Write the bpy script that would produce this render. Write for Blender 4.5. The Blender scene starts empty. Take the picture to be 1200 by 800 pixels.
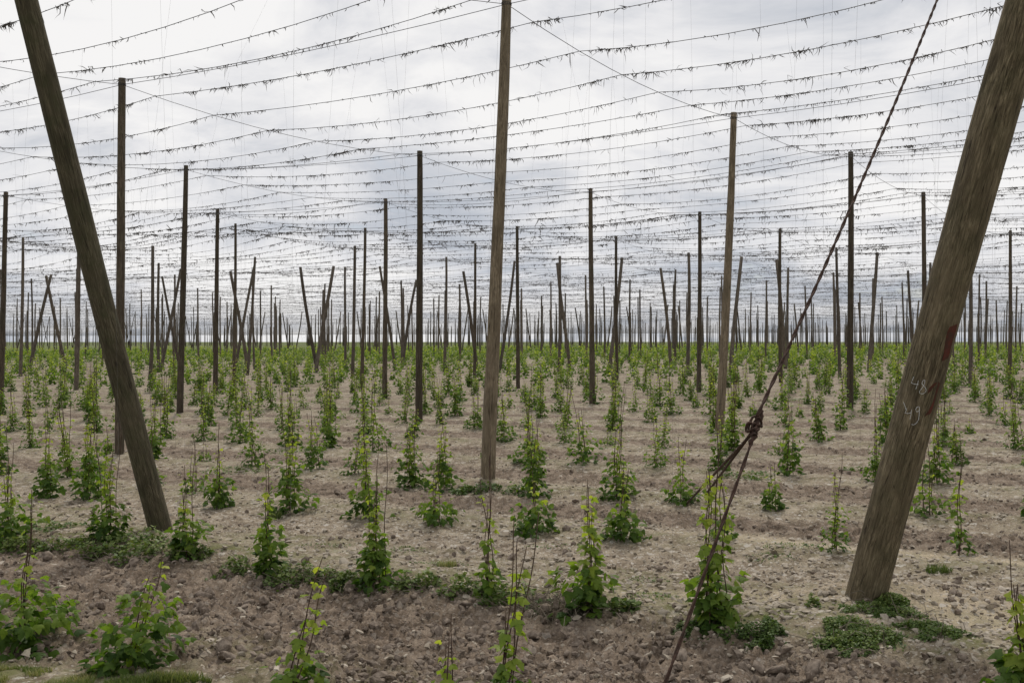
import bpy, math, random
import numpy as np
from mathutils import Vector, Matrix

R = math.radians
S = bpy.context.scene
COL = S.collection
random.seed(7)
rng = np.random.default_rng(7)

# ------------------------------------------------------------------ camera
CAM_Z = 2.25
cam = bpy.data.cameras.new('camera')
camo = bpy.data.objects.new('camera', cam)
COL.objects.link(camo)
camo.location = (0, 0, CAM_Z)
camo.rotation_euler = (R(90), 0, 0)
cam.sensor_width = 36
cam.lens = 41.4
cam.clip_start = 0.1
cam.clip_end = 8000
S.camera = camo
S.render.resolution_x, S.render.resolution_y = 1024, 682
FPX = 1380.0            # focal length in pixels of the 1200 px wide photograph

# ------------------------------------------------------------------ world: daylight sky under broken overcast cloud
SUN_EL, SUN_AZ = R(52), R(8)
W = bpy.data.worlds.new('World')
S.world = W
W.use_nodes = True
nt = W.node_tree
nt.nodes.clear()
def N(tree, typ, **kw):
    n = tree.nodes.new(typ)
    for k, v in kw.items():
        if k.startswith('i_'):
            n.inputs[k[2:].replace('_', ' ')].default_value = v
        else:
            setattr(n, k, v)
    return n
def ramp(tree, stops, interp='LINEAR'):
    n = tree.nodes.new('ShaderNodeValToRGB')
    cr = n.color_ramp
    cr.interpolation = interp
    while len(cr.elements) < len(stops):
        cr.elements.new(0.5)
    for e, (p, c) in zip(cr.elements, stops):
        e.position = p
        e.color = (c, c, c, 1) if not isinstance(c, tuple) else (*c, 1)
    return n
L = nt.links.new
sky = N(nt, 'ShaderNodeTexSky', sky_type='NISHITA', sun_disc=False, sun_elevation=SUN_EL, sun_rotation=SUN_AZ)
tc = N(nt, 'ShaderNodeTexCoord')
sep = N(nt, 'ShaderNodeSeparateXYZ')
L(tc.outputs['Generated'], sep.inputs[0])
zz = N(nt, 'ShaderNodeMath', operation='MAXIMUM'); zz.inputs[1].default_value = 0.0
L(sep.outputs['Z'], zz.inputs[0])
za = N(nt, 'ShaderNodeMath', operation='ADD'); za.inputs[1].default_value = 0.20
L(zz.outputs[0], za.inputs[0])
dx = N(nt, 'ShaderNodeMath', operation='DIVIDE'); L(sep.outputs['X'], dx.inputs[0]); L(za.outputs[0], dx.inputs[1])
dy = N(nt, 'ShaderNodeMath', operation='DIVIDE'); L(sep.outputs['Y'], dy.inputs[0]); L(za.outputs[0], dy.inputs[1])
cb = N(nt, 'ShaderNodeCombineXYZ'); L(dx.outputs[0], cb.inputs[0]); L(dy.outputs[0], cb.inputs[1])
cb.inputs[2].default_value = 3.7
n1 = N(nt, 'ShaderNodeTexNoise', i_Scale=1.9, i_Detail=8.0, i_Roughness=0.60, i_Distortion=0.6)
L(cb.outputs[0], n1.inputs['Vector'])
n2 = N(nt, 'ShaderNodeTexNoise', i_Scale=0.75, i_Detail=4.0, i_Roughness=0.5)
L(cb.outputs[0], n2.inputs['Vector'])
mxn = N(nt, 'ShaderNodeMath', operation='MULTIPLY_ADD'); mxn.inputs[1].default_value = 0.42
hlf = N(nt, 'ShaderNodeMath', operation='MULTIPLY'); hlf.inputs[1].default_value = 0.58
L(n1.outputs['Fac'], hlf.inputs[0]); L(n2.outputs['Fac'], mxn.inputs[0]); L(hlf.outputs[0], mxn.inputs[2])
crm = ramp(nt, [(0.40, (0.54, 0.575, 0.64)), (0.46, (0.71, 0.725, 0.765)), (0.51, (0.85, 0.85, 0.87)), (0.58, (0.98, 0.97, 0.965))])
L(mxn.outputs[0], crm.inputs['Fac'])
cov = ramp(nt, [(0.27, 0.7), (0.38, 1.0)])
L(n1.outputs['Fac'], cov.inputs['Fac'])
bg1 = N(nt, 'ShaderNodeBackground', i_Strength=0.10); L(sky.outputs[0], bg1.inputs['Color'])
bg2 = N(nt, 'ShaderNodeBackground', i_Strength=0.655); L(crm.outputs[0], bg2.inputs['Color'])
mixs = N(nt, 'ShaderNodeMixShader')
L(cov.outputs[0], mixs.inputs[0]); L(bg1.outputs[0], mixs.inputs[1]); L(bg2.outputs[0], mixs.inputs[2])
outw = N(nt, 'ShaderNodeOutputWorld'); L(mixs.outputs[0], outw.inputs[0])

sl = bpy.data.lights.new('sun', 'SUN')
sl.energy = 1.5
sl.angle = R(11)
sl.color = (1.0, 0.94, 0.85)
so = bpy.data.objects.new('sun', sl)
COL.objects.link(so)
sd = Vector((math.sin(SUN_AZ) * math.cos(SUN_EL), math.cos(SUN_AZ) * math.cos(SUN_EL), math.sin(SUN_EL)))
so.rotation_euler = sd.to_track_quat('Z', 'Y').to_euler()

S.view_settings.view_transform = 'Standard'
S.view_settings.look = 'None'
S.view_settings.exposure = 0.52
S.view_settings.gamma = 1.0
S.render.engine = 'CYCLES'

# ------------------------------------------------------------------ helpers
def tag(o, label=None, cat=None, group=None, kind=None):
    if label: o['label'] = label
    if cat: o['category'] = cat
    if group: o['group'] = group
    if kind: o['kind'] = kind
    return o
def link(o, parent=None):
    COL.objects.link(o)
    if parent is not None:
        o.parent = parent
    return o
def mesh_np(name, V, F, mat, smooth=True, attrs=None):
    """V (n,3); F list of (m,k) index arrays."""
    V = np.ascontiguousarray(V, dtype=np.float32)
    if isinstance(F, np.ndarray): F = [F]
    F = [f for f in F if len(f)]
    me = bpy.data.meshes.new(name)
    nl = sum(f.size for f in F); nf = sum(len(f) for f in F)
    me.vertices.add(len(V)); me.vertices.foreach_set('co', V.ravel())
    me.loops.add(nl); me.polygons.add(nf)
    me.loops.foreach_set('vertex_index', np.concatenate([f.ravel() for f in F]).astype(np.int32))
    st = []; o = 0
    for f in F:
        k = f.shape[1]
        st.append(o + np.arange(len(f)) * k); o += f.size
    me.polygons.foreach_set('loop_start', np.concatenate(st).astype(np.int32))
    me.polygons.foreach_set('use_smooth', np.full(nf, smooth, dtype=bool))
    if attrs:
        for k, a in attrs.items():
            at = me.attributes.new(k, 'FLOAT', 'POINT')
            at.data.foreach_set('value', np.ascontiguousarray(a, dtype=np.float32))
    me.update(calc_edges=True)
    if mat: me.materials.append(mat)
    return me
def obj_np(name, V, F, mat, parent=None, smooth=True, attrs=None):
    return link(bpy.data.objects.new(name, mesh_np(name, V, F, mat, smooth, attrs)), parent)
class Batch:
    def __init__(s): s.V = []; s.F = {}; s.A = []; s.n = 0
    def add(s, V, F, a=None):
        V = np.asarray(V, float).reshape(-1, 3)
        if isinstance(F, np.ndarray): F = [F]
        for f in F:
            s.F.setdefault(f.shape[1], []).append(f + s.n)
        s.V.append(V); s.A.append(np.zeros(len(V)) if a is None else np.broadcast_to(a, (len(V),)))
        s.n += len(V)
    def arrays(s): return np.concatenate(s.V), [np.concatenate(f) for f in s.F.values()], np.concatenate(s.A)
    def build(s, name, mat, parent=None, smooth=True):
        if not s.n: return None
        V, F, A = s.arrays()
        return obj_np(name, V, F, mat, parent, smooth, {'tint': A})
def tube(P, r, k=6, cap=True):
    """tube along polyline P (n,3) with radii r"""
    P = np.asarray(P, float); n = len(P)
    r = np.broadcast_to(np.asarray(r, float), (n,))
    T = np.gradient(P, axis=0); T /= np.linalg.norm(T, axis=1)[:, None] + 1e-12
    ref = np.array([0, 0, 1.0]) if abs(T[:, 2]).mean() < 0.8 else np.array([1.0, 0, 0])
    X = np.cross(T, ref); X /= np.linalg.norm(X, axis=1)[:, None] + 1e-12
    Y = np.cross(T, X)
    a = np.arange(k) * 2 * math.pi / k
    V = P[:, None] + r[:, None, None] * (np.cos(a)[None, :, None] * X[:, None] + np.sin(a)[None, :, None] * Y[:, None])
    i = np.arange(n - 1)[:, None] * k; j = np.arange(k)[None]; j2 = (j + 1) % k
    F = np.stack([i + j, i + j2, i + k + j2, i + k + j], -1).reshape(-1, 4)
    V = V.reshape(-1, 3)
    Fs = [F]
    if cap:
        V = np.concatenate([V, P[:1], P[-1:]])
        j = np.arange(k); j2 = (j + 1) % k
        Fs.append(np.concatenate([np.stack([j2, j, np.full(k, n * k)], -1),
                                  np.stack([(n - 1) * k + j, (n - 1) * k + j2, np.full(k, n * k + 1)], -1)]))
    return V, Fs

# value noise / cell noise on arrays
def h2(ix, iy, s):
    x = (ix.astype(np.int64) * 374761393 + iy.astype(np.int64) * 668265263 + int(s * 1000) * 974711) & 0xffffffff
    x = ((x ^ (x >> 13)) * 1274126177) & 0xffffffff
    x = (x ^ (x >> 16)) & 0xffffff
    return x / float(0x1000000)
def vnoise(x, y, s):
    ix = np.floor(x); iy = np.floor(y); fx = x - ix; fy = y - iy
    fx = fx * fx * (3 - 2 * fx); fy = fy * fy * (3 - 2 * fy)
    a = h2(ix, iy, s); b = h2(ix + 1, iy, s); c = h2(ix, iy + 1, s); d = h2(ix + 1, iy + 1, s)
    return (a * (1 - fx) + b * fx) * (1 - fy) + (c * (1 - fx) + d * fx) * fy
def fbm(x, y, s, o=4):
    t = 0; amp = 0.5; tot = 0
    for k in range(o):
        t = t + amp * vnoise(x * 2 ** k, y * 2 ** k, s + k); tot += amp; amp *= 0.5
    return t / tot
def cells(x, y, s, tilt=False):
    """distance to nearest feature point and a random value of that cell"""
    ix = np.floor(x); iy = np.floor(y)
    best = np.full(x.shape, 9.0); val = np.zeros(x.shape); tl = np.zeros(x.shape)
    for ox in (-1, 0, 1):
        for oy in (-1, 0, 1):
            cx = ix + ox; cy = iy + oy
            px = cx + h2(cx, cy, s); py = cy + h2(cx, cy, s + 1)
            d = (x - px) ** 2 + (y - py) ** 2
            m = d < best
            best = np.where(m, d, best); val = np.where(m, h2(cx, cy, s + 2), val)
            if tilt: tl = np.where(m, (x - px) * (h2(cx, cy, s + 3) - .5) + (y - py) * (h2(cx, cy, s + 4) - .5), tl)
    return (np.sqrt(best), val, tl) if tilt else (np.sqrt(best), val)

# ------------------------------------------------------------------ lattice of the hop garden
A0 = np.array([-0.29, 18.05]); UU = np.array([4.70, 7.38]); VV = np.array([-6.795, 4.33])
NRM = np.array([0.537, 0.843])           # normal to the planted rows
TAN = np.array([-0.843, 0.537])          # along the rows
N0 = float(A0 @ NRM); ROWSP = 2.93
def lat(a, j): return A0 + UU * a + (VV * j if j >= 0 else np.array([5.5, -6.4]) * -j)     # the wires bend a little right of the middle pole
def ground_base(x, y):
    x = np.asarray(x, float); y = np.asarray(y, float)
    d = y - 18
    far = np.where(d < 0, 0.009 * d, 0.9 * (1 - np.exp(-0.0105 * d)))
    return far + 0.012 * 12 * np.tanh(x / 12)
def grass_corner(x, y): return 1 / (1 + np.exp((y - 8.35 + .25 * (x + 2.1)) * 10)) / (1 + np.exp((x + 1.75) * 6))
def till_mask(x, y):
    n = x * NRM[0] + y * NRM[1]
    w = 0.35 * (fbm(x * 0.9, y * 0.9, 91, 3) - 0.5)
    n = n + w
    near = 1 / (1 + np.exp((n - 8.75) * 9))                       # freshly tilled strip in front
    near = near * (1 - grass_corner(x, y + w))
    k = (n - N0) / ROWSP
    fr = k - np.floor(k)
    mid = np.clip(1.15 * np.exp(-((fr - 0.50) / 0.22) ** 4) + 0.8 * (fbm(x * 0.35, y * 0.35, 93, 3) - .5), 0, 1)
    mid = np.where((n > 8.75) & (n < 12.3), 0.25 * mid, mid)             # trodden stony headland strip
    return np.clip(near + mid * (n > 8.75), 0, 1)
def ground_z(x, y, fine=True):
    x = np.asarray(x, float); y = np.asarray(y, float)
    z = ground_base(x, y)
    n = x * NRM[0] + y * NRM[1]
    k = (n - N0) / ROWSP
    fr = np.abs(k - np.round(k)) * ROWSP
    z = z + 0.09 * np.exp(-(fr / 0.55) ** 2)
    z = z - 0.10 / (1 + np.exp((n - 8.5) * 7)) * (1 - grass_corner(x, y))                   # tilled strip lies lower
    z = z + 0.16 * np.exp(-(((x - 3.25) / 0.7) ** 2 + ((y - 10.3) / 0.6) ** 2))   # mound at the big leaning pole
    for mx_, my_ in ((-.37, 18.05), (-7.47, 22.38), (-2.35, 29.8), (4.47, 25.4), (9.4, 32.8), (-9.6, 34.1), (-4.3, 14.4)):
        z = z + 0.075 * np.exp(-((x - mx_) ** 2 + (y - my_) ** 2) / .13)
    z = z + 0.05 * (fbm(x * 0.8, y * 0.8, 3, 3) - 0.5)
    if fine:
        t = till_mask(x, y)
        fade = np.clip(1.25 - y / 60, 0.15, 1)
        d1, v1, t1 = cells(x * 4.6 + 1.5 * fbm(x * 9, y * 9, 5, 3), y * 4.6 + 1.5 * fbm(x * 9, y * 9, 6, 3), 11, True)
        d2, v2, t2 = cells(x * 11 + 1.2 * fbm(x * 21, y * 21, 7, 2), y * 11 + 1.2 * fbm(x * 21, y * 21, 8, 2), 21, True)
        d3, v3 = cells(x * 22, y * 22, 31)
        c1 = np.clip(1.5 - 2.0 * d1, 0, .85) * (0.3 + v1 + 2.4 * t1) * (v1 > 0.35)
        c2 = np.clip(1.5 - 1.9 * d2, 0, .9) * (0.25 + v2 + 2.4 * t2)
        c3 = np.clip(1 - (d3 * 1.3) ** 2, 0, 1) * (0.2 + v3)
        big = np.clip(2.2 * fbm(x * 1.6, y * 1.6, 41, 2) - 0.6, 0.1, 1)
        z = z + fade * (t * (0.050 * c1 * big + 0.034 * c2 * (0.4 + big) + 0.018 * c3) + (1 - t) * (0.007 * c2 * (v2 > .5) + 0.012 * c3 * (v3 > .45)))
        r_ = fbm(x * 13, y * 13, 51, 4)
        z = z + fade * (0.055 * t + 0.018) * (np.abs(r_ - .5) * 2 - .25) + fade * .10 * t * (fbm(x * 3.1, y * 3.1, 57, 3) - .5)
    return z
def gz(x, y): return float(ground_z(np.array([x]), np.array([y]), False)[0])
def at(px, py):
    """point of the ground seen at this place of the photograph (used to read distances off it once)"""
    d = 12.0
    for _ in range(40):
        x = (px - 600) / FPX * d
        d = 0.5 * d + 0.5 * (CAM_Z - gz(x, d)) * FPX / (py - 400)
    return np.array([(px - 600) / FPX * d, d])

# ------------------------------------------------------------------ materials
def newmat(name):
    m = bpy.data.materials.new(name); m.use_nodes = True
    t = m.node_tree; t.nodes.clear()
    out = t.nodes.new('ShaderNodeOutputMaterial')
    b = t.nodes.new('ShaderNodeBsdfPrincipled')
    t.links.new(b.outputs[0], out.inputs[0])
    return m, t, b, out
def mixc(t, fac, a, b, blend='MIX'):
    n = t.nodes.new('ShaderNodeMix'); n.data_type = 'RGBA'; n.blend_type = blend
    for s, v in ((0, fac), (6, a), (7, b)):
        if hasattr(v, 'links'): t.links.new(v, n.inputs[s])
        elif isinstance(v, tuple): n.inputs[s].default_value = (*v, 1)
        else: n.inputs[s].default_value = v
    return n.outputs[2]
def math_n(t, op, a, b=None):
    n = t.nodes.new('ShaderNodeMath'); n.operation = op
    for i, v in enumerate((a, b)):
        if v is None: continue
        if hasattr(v, 'links'): t.links.new(v, n.inputs[i])
        else: n.inputs[i].default_value = v
    return n.outputs[0]
def noise(t, vec, scale, detail=4.0, rough=0.55, dist=0.0):
    n = N(t, 'ShaderNodeTexNoise', i_Scale=scale, i_Detail=detail, i_Roughness=rough, i_Distortion=dist)
    t.links.new(vec, n.inputs['Vector'])
    return n.outputs['Fac']
def rmp(t, fac, stops):
    n = ramp(t, stops); t.links.new(fac, n.inputs[0]); return n.outputs[0]

def soil_material():
    m, t, b, out = newmat('stony_soil')
    g = N(t, 'ShaderNodeNewGeometry'); P = g.outputs['Position']
    at_ = lambda k: N(t, 'ShaderNodeAttribute', attribute_name=k).outputs['Fac']
    n_big = noise(t, P, 0.55, 5); n_mid = noise(t, P, 5.0, 6, 0.62); n_fin = noise(t, P, 38, 5, 0.65)
    tilled = rmp(t, n_mid, [(0.34, (0.082, 0.060, 0.042)), (0.50, (0.182, 0.138, 0.101)), (0.66, (0.290, 0.230, 0.174))])
    stony = rmp(t, n_mid, [(0.34, (0.150, 0.116, 0.080)), (0.50, (0.282, 0.230, 0.166)), (0.66, (0.415, 0.354, 0.268))])
    c = mixc(t, at_('till'), stony, tilled)
    c = mixc(t, math_n(t, 'MULTIPLY', at_('sand'), 0.85), c, (0.47, 0.39, 0.275))
    fin = rmp(t, n_fin, [(0.28, 0.50), (0.5, 1.0), (0.72, 1.35)])
    c = mixc(t, 1.0, c, fin, 'MULTIPLY')
    # pebbles
    for sc, thr, seed in ((17.0, 0.66, 0.0), (34.0, 0.56, 3.3), (8.5, 0.80, 7.7)):
        mp = N(t, 'ShaderNodeMapping'); mp.inputs['Location'].default_value = (seed, seed, 0); t.links.new(P, mp.inputs[0])
        vo = N(t, 'ShaderNodeTexVoronoi', i_Scale=sc); t.links.new(mp.outputs[0], vo.inputs['Vector'])
        s3 = N(t, 'ShaderNodeSeparateColor'); t.links.new(vo.outputs['Color'], s3.inputs[0])
        sel = math_n(t, 'GREATER_THAN', s3.outputs[0], thr)
        near = math_n(t, 'LESS_THAN', vo.outputs['Distance'], 0.36)
        msk = math_n(t, 'MULTIPLY', math_n(t, 'MULTIPLY', sel, near), math_n(t, 'SUBTRACT', 0.95, math_n(t, 'MULTIPLY', at_('till'), 0.72)))
        pc = rmp(t, s3.outputs[1], [(0.0, (0.27, 0.225, 0.18)), (0.5, (0.40, 0.355, 0.295)), (1.0, (0.55, 0.51, 0.45))])
        c = mixc(t, msk, c, pc)
    grn = math_n(t, 'MULTIPLY', at_('green'), rmp(t, noise(t, P, 3.3, 6, 0.7), [(0.42, 0.0), (0.62, 1.0)]))
    c = mixc(t, grn, c, (0.15, 0.15, 0.06))
    c = mixc(t, at_('crop'), c, mixc(t, n_big, (0.07, 0.10, 0.025), (0.13, 0.155, 0.05)))
    t.links.new(c, b.inputs['Base Color'])
    b.inputs['Roughness'].default_value = 0.95
    b.inputs['Specular IOR Level'].default_value = 0.15
    bm = N(t, 'ShaderNodeBump', i_Strength=0.9, i_Distance=0.045)
    hh = math_n(t, 'ADD', math_n(t, 'MULTIPLY', n_fin, 0.5), math_n(t, 'MULTIPLY', noise(t, P, 120, 3), 0.25))
    t.links.new(hh, bm.inputs['Height']); t.links.new(bm.outputs[0], b.inputs['Normal'])
    return m
def wood_material(name, dark, mid, light, moss=0.0, grain=1.0):
    m, t, b, out = newmat(name)
    tcn = N(t, 'ShaderNodeTexCoord'); O = tcn.outputs['Object']
    oi = N(t, 'ShaderNodeObjectInfo')
    va = N(t, 'ShaderNodeVectorMath', operation='ADD'); t.links.new(O, va.inputs[0])
    cbn = N(t, 'ShaderNodeCombineXYZ'); rz = math_n(t, 'MULTIPLY', oi.outputs['Random'], 40.0)
    t.links.new(rz, cbn.inputs[2]); t.links.new(cbn.outputs[0], va.inputs[1])
    mp = N(t, 'ShaderNodeMapping'); mp.inputs['Scale'].default_value = (30, 30, 2.6); t.links.new(va.outputs[0], mp.inputs[0])
    gr = noise(t, mp.outputs[0], 1.6 * grain, 8, 0.66, 1.5)
    mp2 = N(t, 'ShaderNodeMapping'); mp2.inputs['Scale'].default_value = (8, 8, 2.0); t.links.new(va.outputs[0], mp2.inputs[0])
    bl = noise(t, mp2.outputs[0], 0.75, 4, 0.6, 1.2)
    c = rmp(t, gr, [(0.38, dark), (0.50, mid), (0.62, light)])
    c = mixc(t, rmp(t, bl, [(0.44, 0.0), (0.62, 0.75)]), c, dark, 'MIX')
    c2 = mixc(t, rmp(t, noise(t, va.outputs[0], 1.3, 3), [(0.4, 0.0), (0.7, 0.6)]), c, mid)
    # knots
    mp3 = N(t, 'ShaderNodeMapping'); mp3.inputs['Scale'].default_value = (3.2, 3.2, 1.1); t.links.new(va.outputs[0], mp3.inputs[0])
    vo = N(t, 'ShaderNodeTexVoronoi', i_Scale=1.7); t.links.new(mp3.outputs[0], vo.inputs['Vector'])
    kn = rmp(t, vo.outputs['Distance'], [(0.05, 1.0), (0.11, 0.0)])
    c2 = mixc(t, math_n(t, 'MULTIPLY', kn, 0.7), c2, (0.022, 0.016, 0.011))
    if moss:
        c2 = mixc(t, math_n(t, 'MULTIPLY', rmp(t, noise(t, va.outputs[0], 5, 6, .7), [(0.45, 0.0), (0.62, 1.0)]), moss), c2, (0.050, 0.058, 0.024))
    mp4 = N(t, 'ShaderNodeMapping'); mp4.inputs['Scale'].default_value = (24, 24, 0.55); t.links.new(va.outputs[0], mp4.inputs[0])
    ck = rmp(t, noise(t, mp4.outputs[0], 1.0, 3, 0.5, 0.6), [(0.485, 0.0), (0.5, 0.85), (0.515, 0.0)])
    c2 = mixc(t, ck, c2, (0.018, 0.013, 0.009))
    rv = rmp(t, oi.outputs['Random'], [(0.0, 0.78), (1.0, 1.25)])
    c2 = mixc(t, 1.0, c2, rv, 'MULTIPLY')
    t.links.new(c2, b.inputs['Base Color'])
    b.inputs['Roughness'].default_value = 0.88
    b.inputs['Specular IOR Level'].default_value = 0.2
    bm = N(t, 'ShaderNodeBump', i_Strength=0.9, i_Distance=0.018); t.links.new(gr, bm.inputs['Height']); t.links.new(bm.outputs[0], b.inputs['Normal'])
    return m
def plain(name, col, rough=0.8, metal=0.0, var=None, scale=30, bump=0.0):
    m, t, b, out = newmat(name)
    g = N(t, 'ShaderNodeTexCoord')
    if var:
        f = noise(t, g.outputs['Object'], scale, 5, 0.6)
        t.links.new(rmp(t, f, [(0.35, col), (0.65, var)]), b.inputs['Base Color'])
        if bump:
            bm = N(t, 'ShaderNodeBump', i_Strength=bump, i_Distance=0.01); t.links.new(f, bm.inputs['Height']); t.links.new(bm.outputs[0], b.inputs['Normal'])
    else:
        b.inputs['Base Color'].default_value = (*col, 1)
    b.inputs['Roughness'].default_value = rough; b.inputs['Metallic'].default_value = metal
    b.inputs['Specular IOR Level'].default_value = 0.25
    return m
def leaf_material(name, stops, trans=0.5):
    m, t, b, out = newmat(name)
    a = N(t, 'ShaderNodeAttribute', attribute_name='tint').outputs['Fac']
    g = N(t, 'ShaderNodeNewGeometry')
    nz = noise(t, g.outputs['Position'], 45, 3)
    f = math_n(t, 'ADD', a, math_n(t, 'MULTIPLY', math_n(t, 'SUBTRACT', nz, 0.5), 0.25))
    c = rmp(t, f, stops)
    t.links.new(c, b.inputs['Base Color'])
    b.inputs['Roughness'].default_value = 0.55
    b.inputs['Specular IOR Level'].default_value = 0.22
    tr = N(t, 'ShaderNodeBsdfTranslucent')
    t.links.new(mixc(t, 1.0, c, (1.15, 1.25, 0.6), 'MULTIPLY'), tr.inputs['Color'])
    mx = N(t, 'ShaderNodeMixShader'); mx.inputs[0].default_value = trans
    t.links.new(b.outputs[0], mx.inputs[1]); t.links.new(tr.outputs[0], mx.inputs[2]); t.links.new(mx.outputs[0], out.inputs[0])
    return m
M = {}
M['soil'] = soil_material()
M['pole'] = wood_material('weathered_pole_wood', (0.040, 0.031, 0.022), (0.088, 0.068, 0.048), (0.150, 0.120, 0.088), 0.25)
M['pole_far'] = wood_material('far_pole_wood', (0.055, 0.045, 0.034), (0.110, 0.090, 0.070), (0.185, 0.157, 0.124), 0.1)
M['pole_mid'] = wood_material('pale_brown_pole_wood', (0.088, 0.068, 0.045), (0.185, 0.146, 0.098), (0.285, 0.232, 0.162), 0.10, 1.5)
M['pole_left'] = wood_material('mossy_pole_wood', (0.046, 0.039, 0.024), (0.092, 0.078, 0.049), (0.165, 0.140, 0.092), 0.4)
M['pole_right'] = wood_material('brown_pole_wood', (0.066, 0.051, 0.031), (0.195, 0.155, 0.096), (0.36, 0.295, 0.19), 0.25, 1.25)
M['wire'] = plain('galvanised_wire', (0.055, 0.055, 0.06), 0.6, 0.4)
M['rust'] = plain('rusty_cable', (0.033, 0.021, 0.015), 0.85, 0.2, (0.078, 0.043, 0.030), 40, 0.5)
M['bine'] = plain('dry_bine', (0.050, 0.044, 0.038), 0.95, 0, (0.12, 0.105, 0.09), 9)
M['string'] = plain('training_string', (0.16, 0.15, 0.14), 0.9)
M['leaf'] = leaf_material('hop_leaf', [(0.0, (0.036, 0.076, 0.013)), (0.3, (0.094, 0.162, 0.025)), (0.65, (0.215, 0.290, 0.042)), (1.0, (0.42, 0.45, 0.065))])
M['weed'] = leaf_material('weed_leaf', [(0.0, (0.034, 0.062, 0.018)), (0.5, (0.092, 0.146, 0.036)), (1.0, (0.22, 0.25, 0.075))], 0.25)
M['grass'] = leaf_material('grass_blade', [(0.0, (0.075, 0.115, 0.025)), (0.5, (0.16, 0.19, 0.055)), (1.0, (0.34, 0.31, 0.15))], 0.3)
M['stem'] = plain('hop_stem', (0.055, 0.030, 0.024), 0.7, 0, (0.085, 0.055, 0.030), 12)
M['dry'] = plain('dry_stalk', (0.10, 0.082, 0.058), 0.95, 0, (0.21, 0.18, 0.135), 14)
M['stone'] = plain('field_stone', (0.22, 0.182, 0.135), 0.95, 0, (0.45, 0.395, 0.32), 5, 0.4)
M['clod'] = plain('soil_clod', (0.110, 0.084, 0.063), 0.98, 0, (0.265, 0.215, 0.170), 24, 1.0)
M['paint'] = plain('red_paint', (0.050, 0.030, 0.020), 0.8, 0, (0.115, 0.026, 0.017), 14, 0.5)
M['chalk'] = plain('white_chalk', (0.62, 0.62, 0.60), 0.9, 0, (0.80, 0.80, 0.78), 60)

# ------------------------------------------------------------------ ground
def build_ground():
    d1 = 4.2 * np.power(1.0036, np.arange(0, 629))
    d2 = d1[-1] * np.power(1.032, np.arange(1, 143))
    D = np.concatenate([d1, d2])
    s = np.linspace(-1, 1, 501)
    T = 0.52 * s + 0.24 * s ** 3
    X = D[:, None] * T[None]; Y = np.broadcast_to(D[:, None], X.shape)
    x = X.ravel(); y = Y.ravel()
    z = ground_z(x, y)
    k = len(s); i = np.arange(len(D) - 1)[:, None] * k; j = np.arange(k - 1)[None]
    F = np.stack([i + j, i + j + 1, i + k + j + 1, i + k + j], -1).reshape(-1, 4)
    n = x * NRM[0] + y * NRM[1]
    till = till_mask(x, y)
    w = fbm(x * 0.7, y * 0.7, 61, 3)
    sand = 1.3 * np.exp(-((n - 12.55 - 0.6 * (w - 0.5)) / 0.30) ** 2) / (1 + np.exp((1.9 - x) * 3)) + 1.1 * np.exp(-(((x - 3.9) / 1.0) ** 2 + ((y - 9.6) / .8) ** 2)) + 1.0 * np.exp(-(((x - 1.5) / 1.1) ** 2 + ((y - 10.4) / .35) ** 2))
    sand = np.clip(sand * (0.5 + w), 0, 1) * (n > 8.6)
    fr = np.abs((n - N0) / ROWSP - np.round((n - N0) / ROWSP)) * ROWSP
    green = 0.55 * np.exp(-(fr / 0.5) ** 2) + 0.85 * ((n > 8.8) & (n < 10.6)) * fbm(x * .6, y * .6, 71, 2)
    green = np.maximum(grass_corner(x, y), green * (n > 6))
    crop = np.clip((y - 90) / 120, 0, 0.9)
    o = obj_np('field_ground', np.stack([x, y, z], -1), F, M['soil'], None, True, {'till': till, 'sand': sand, 'green': np.clip(green, 0, 1), 'crop': crop})
    tag(o, 'brown stony soil of the hop field with tilled strips', 'ground', kind='structure')
    far = np.array([[-6000, -6000, -0.9], [6000, -6000, -0.9], [6000, 6000, -0.9], [-6000, 6000, -0.9]], float)
    o = obj_np('surrounding_ground', far, np.array([[0, 1, 2, 3]]), M['soil'], None, False, {'till': np.ones(4), 'sand': np.zeros(4), 'green': np.ones(4), 'crop': np.full(4, 0.3)})
    tag(o, 'flat farmland reaching the horizon round the hop field', 'ground', kind='structure')
build_ground()

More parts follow.
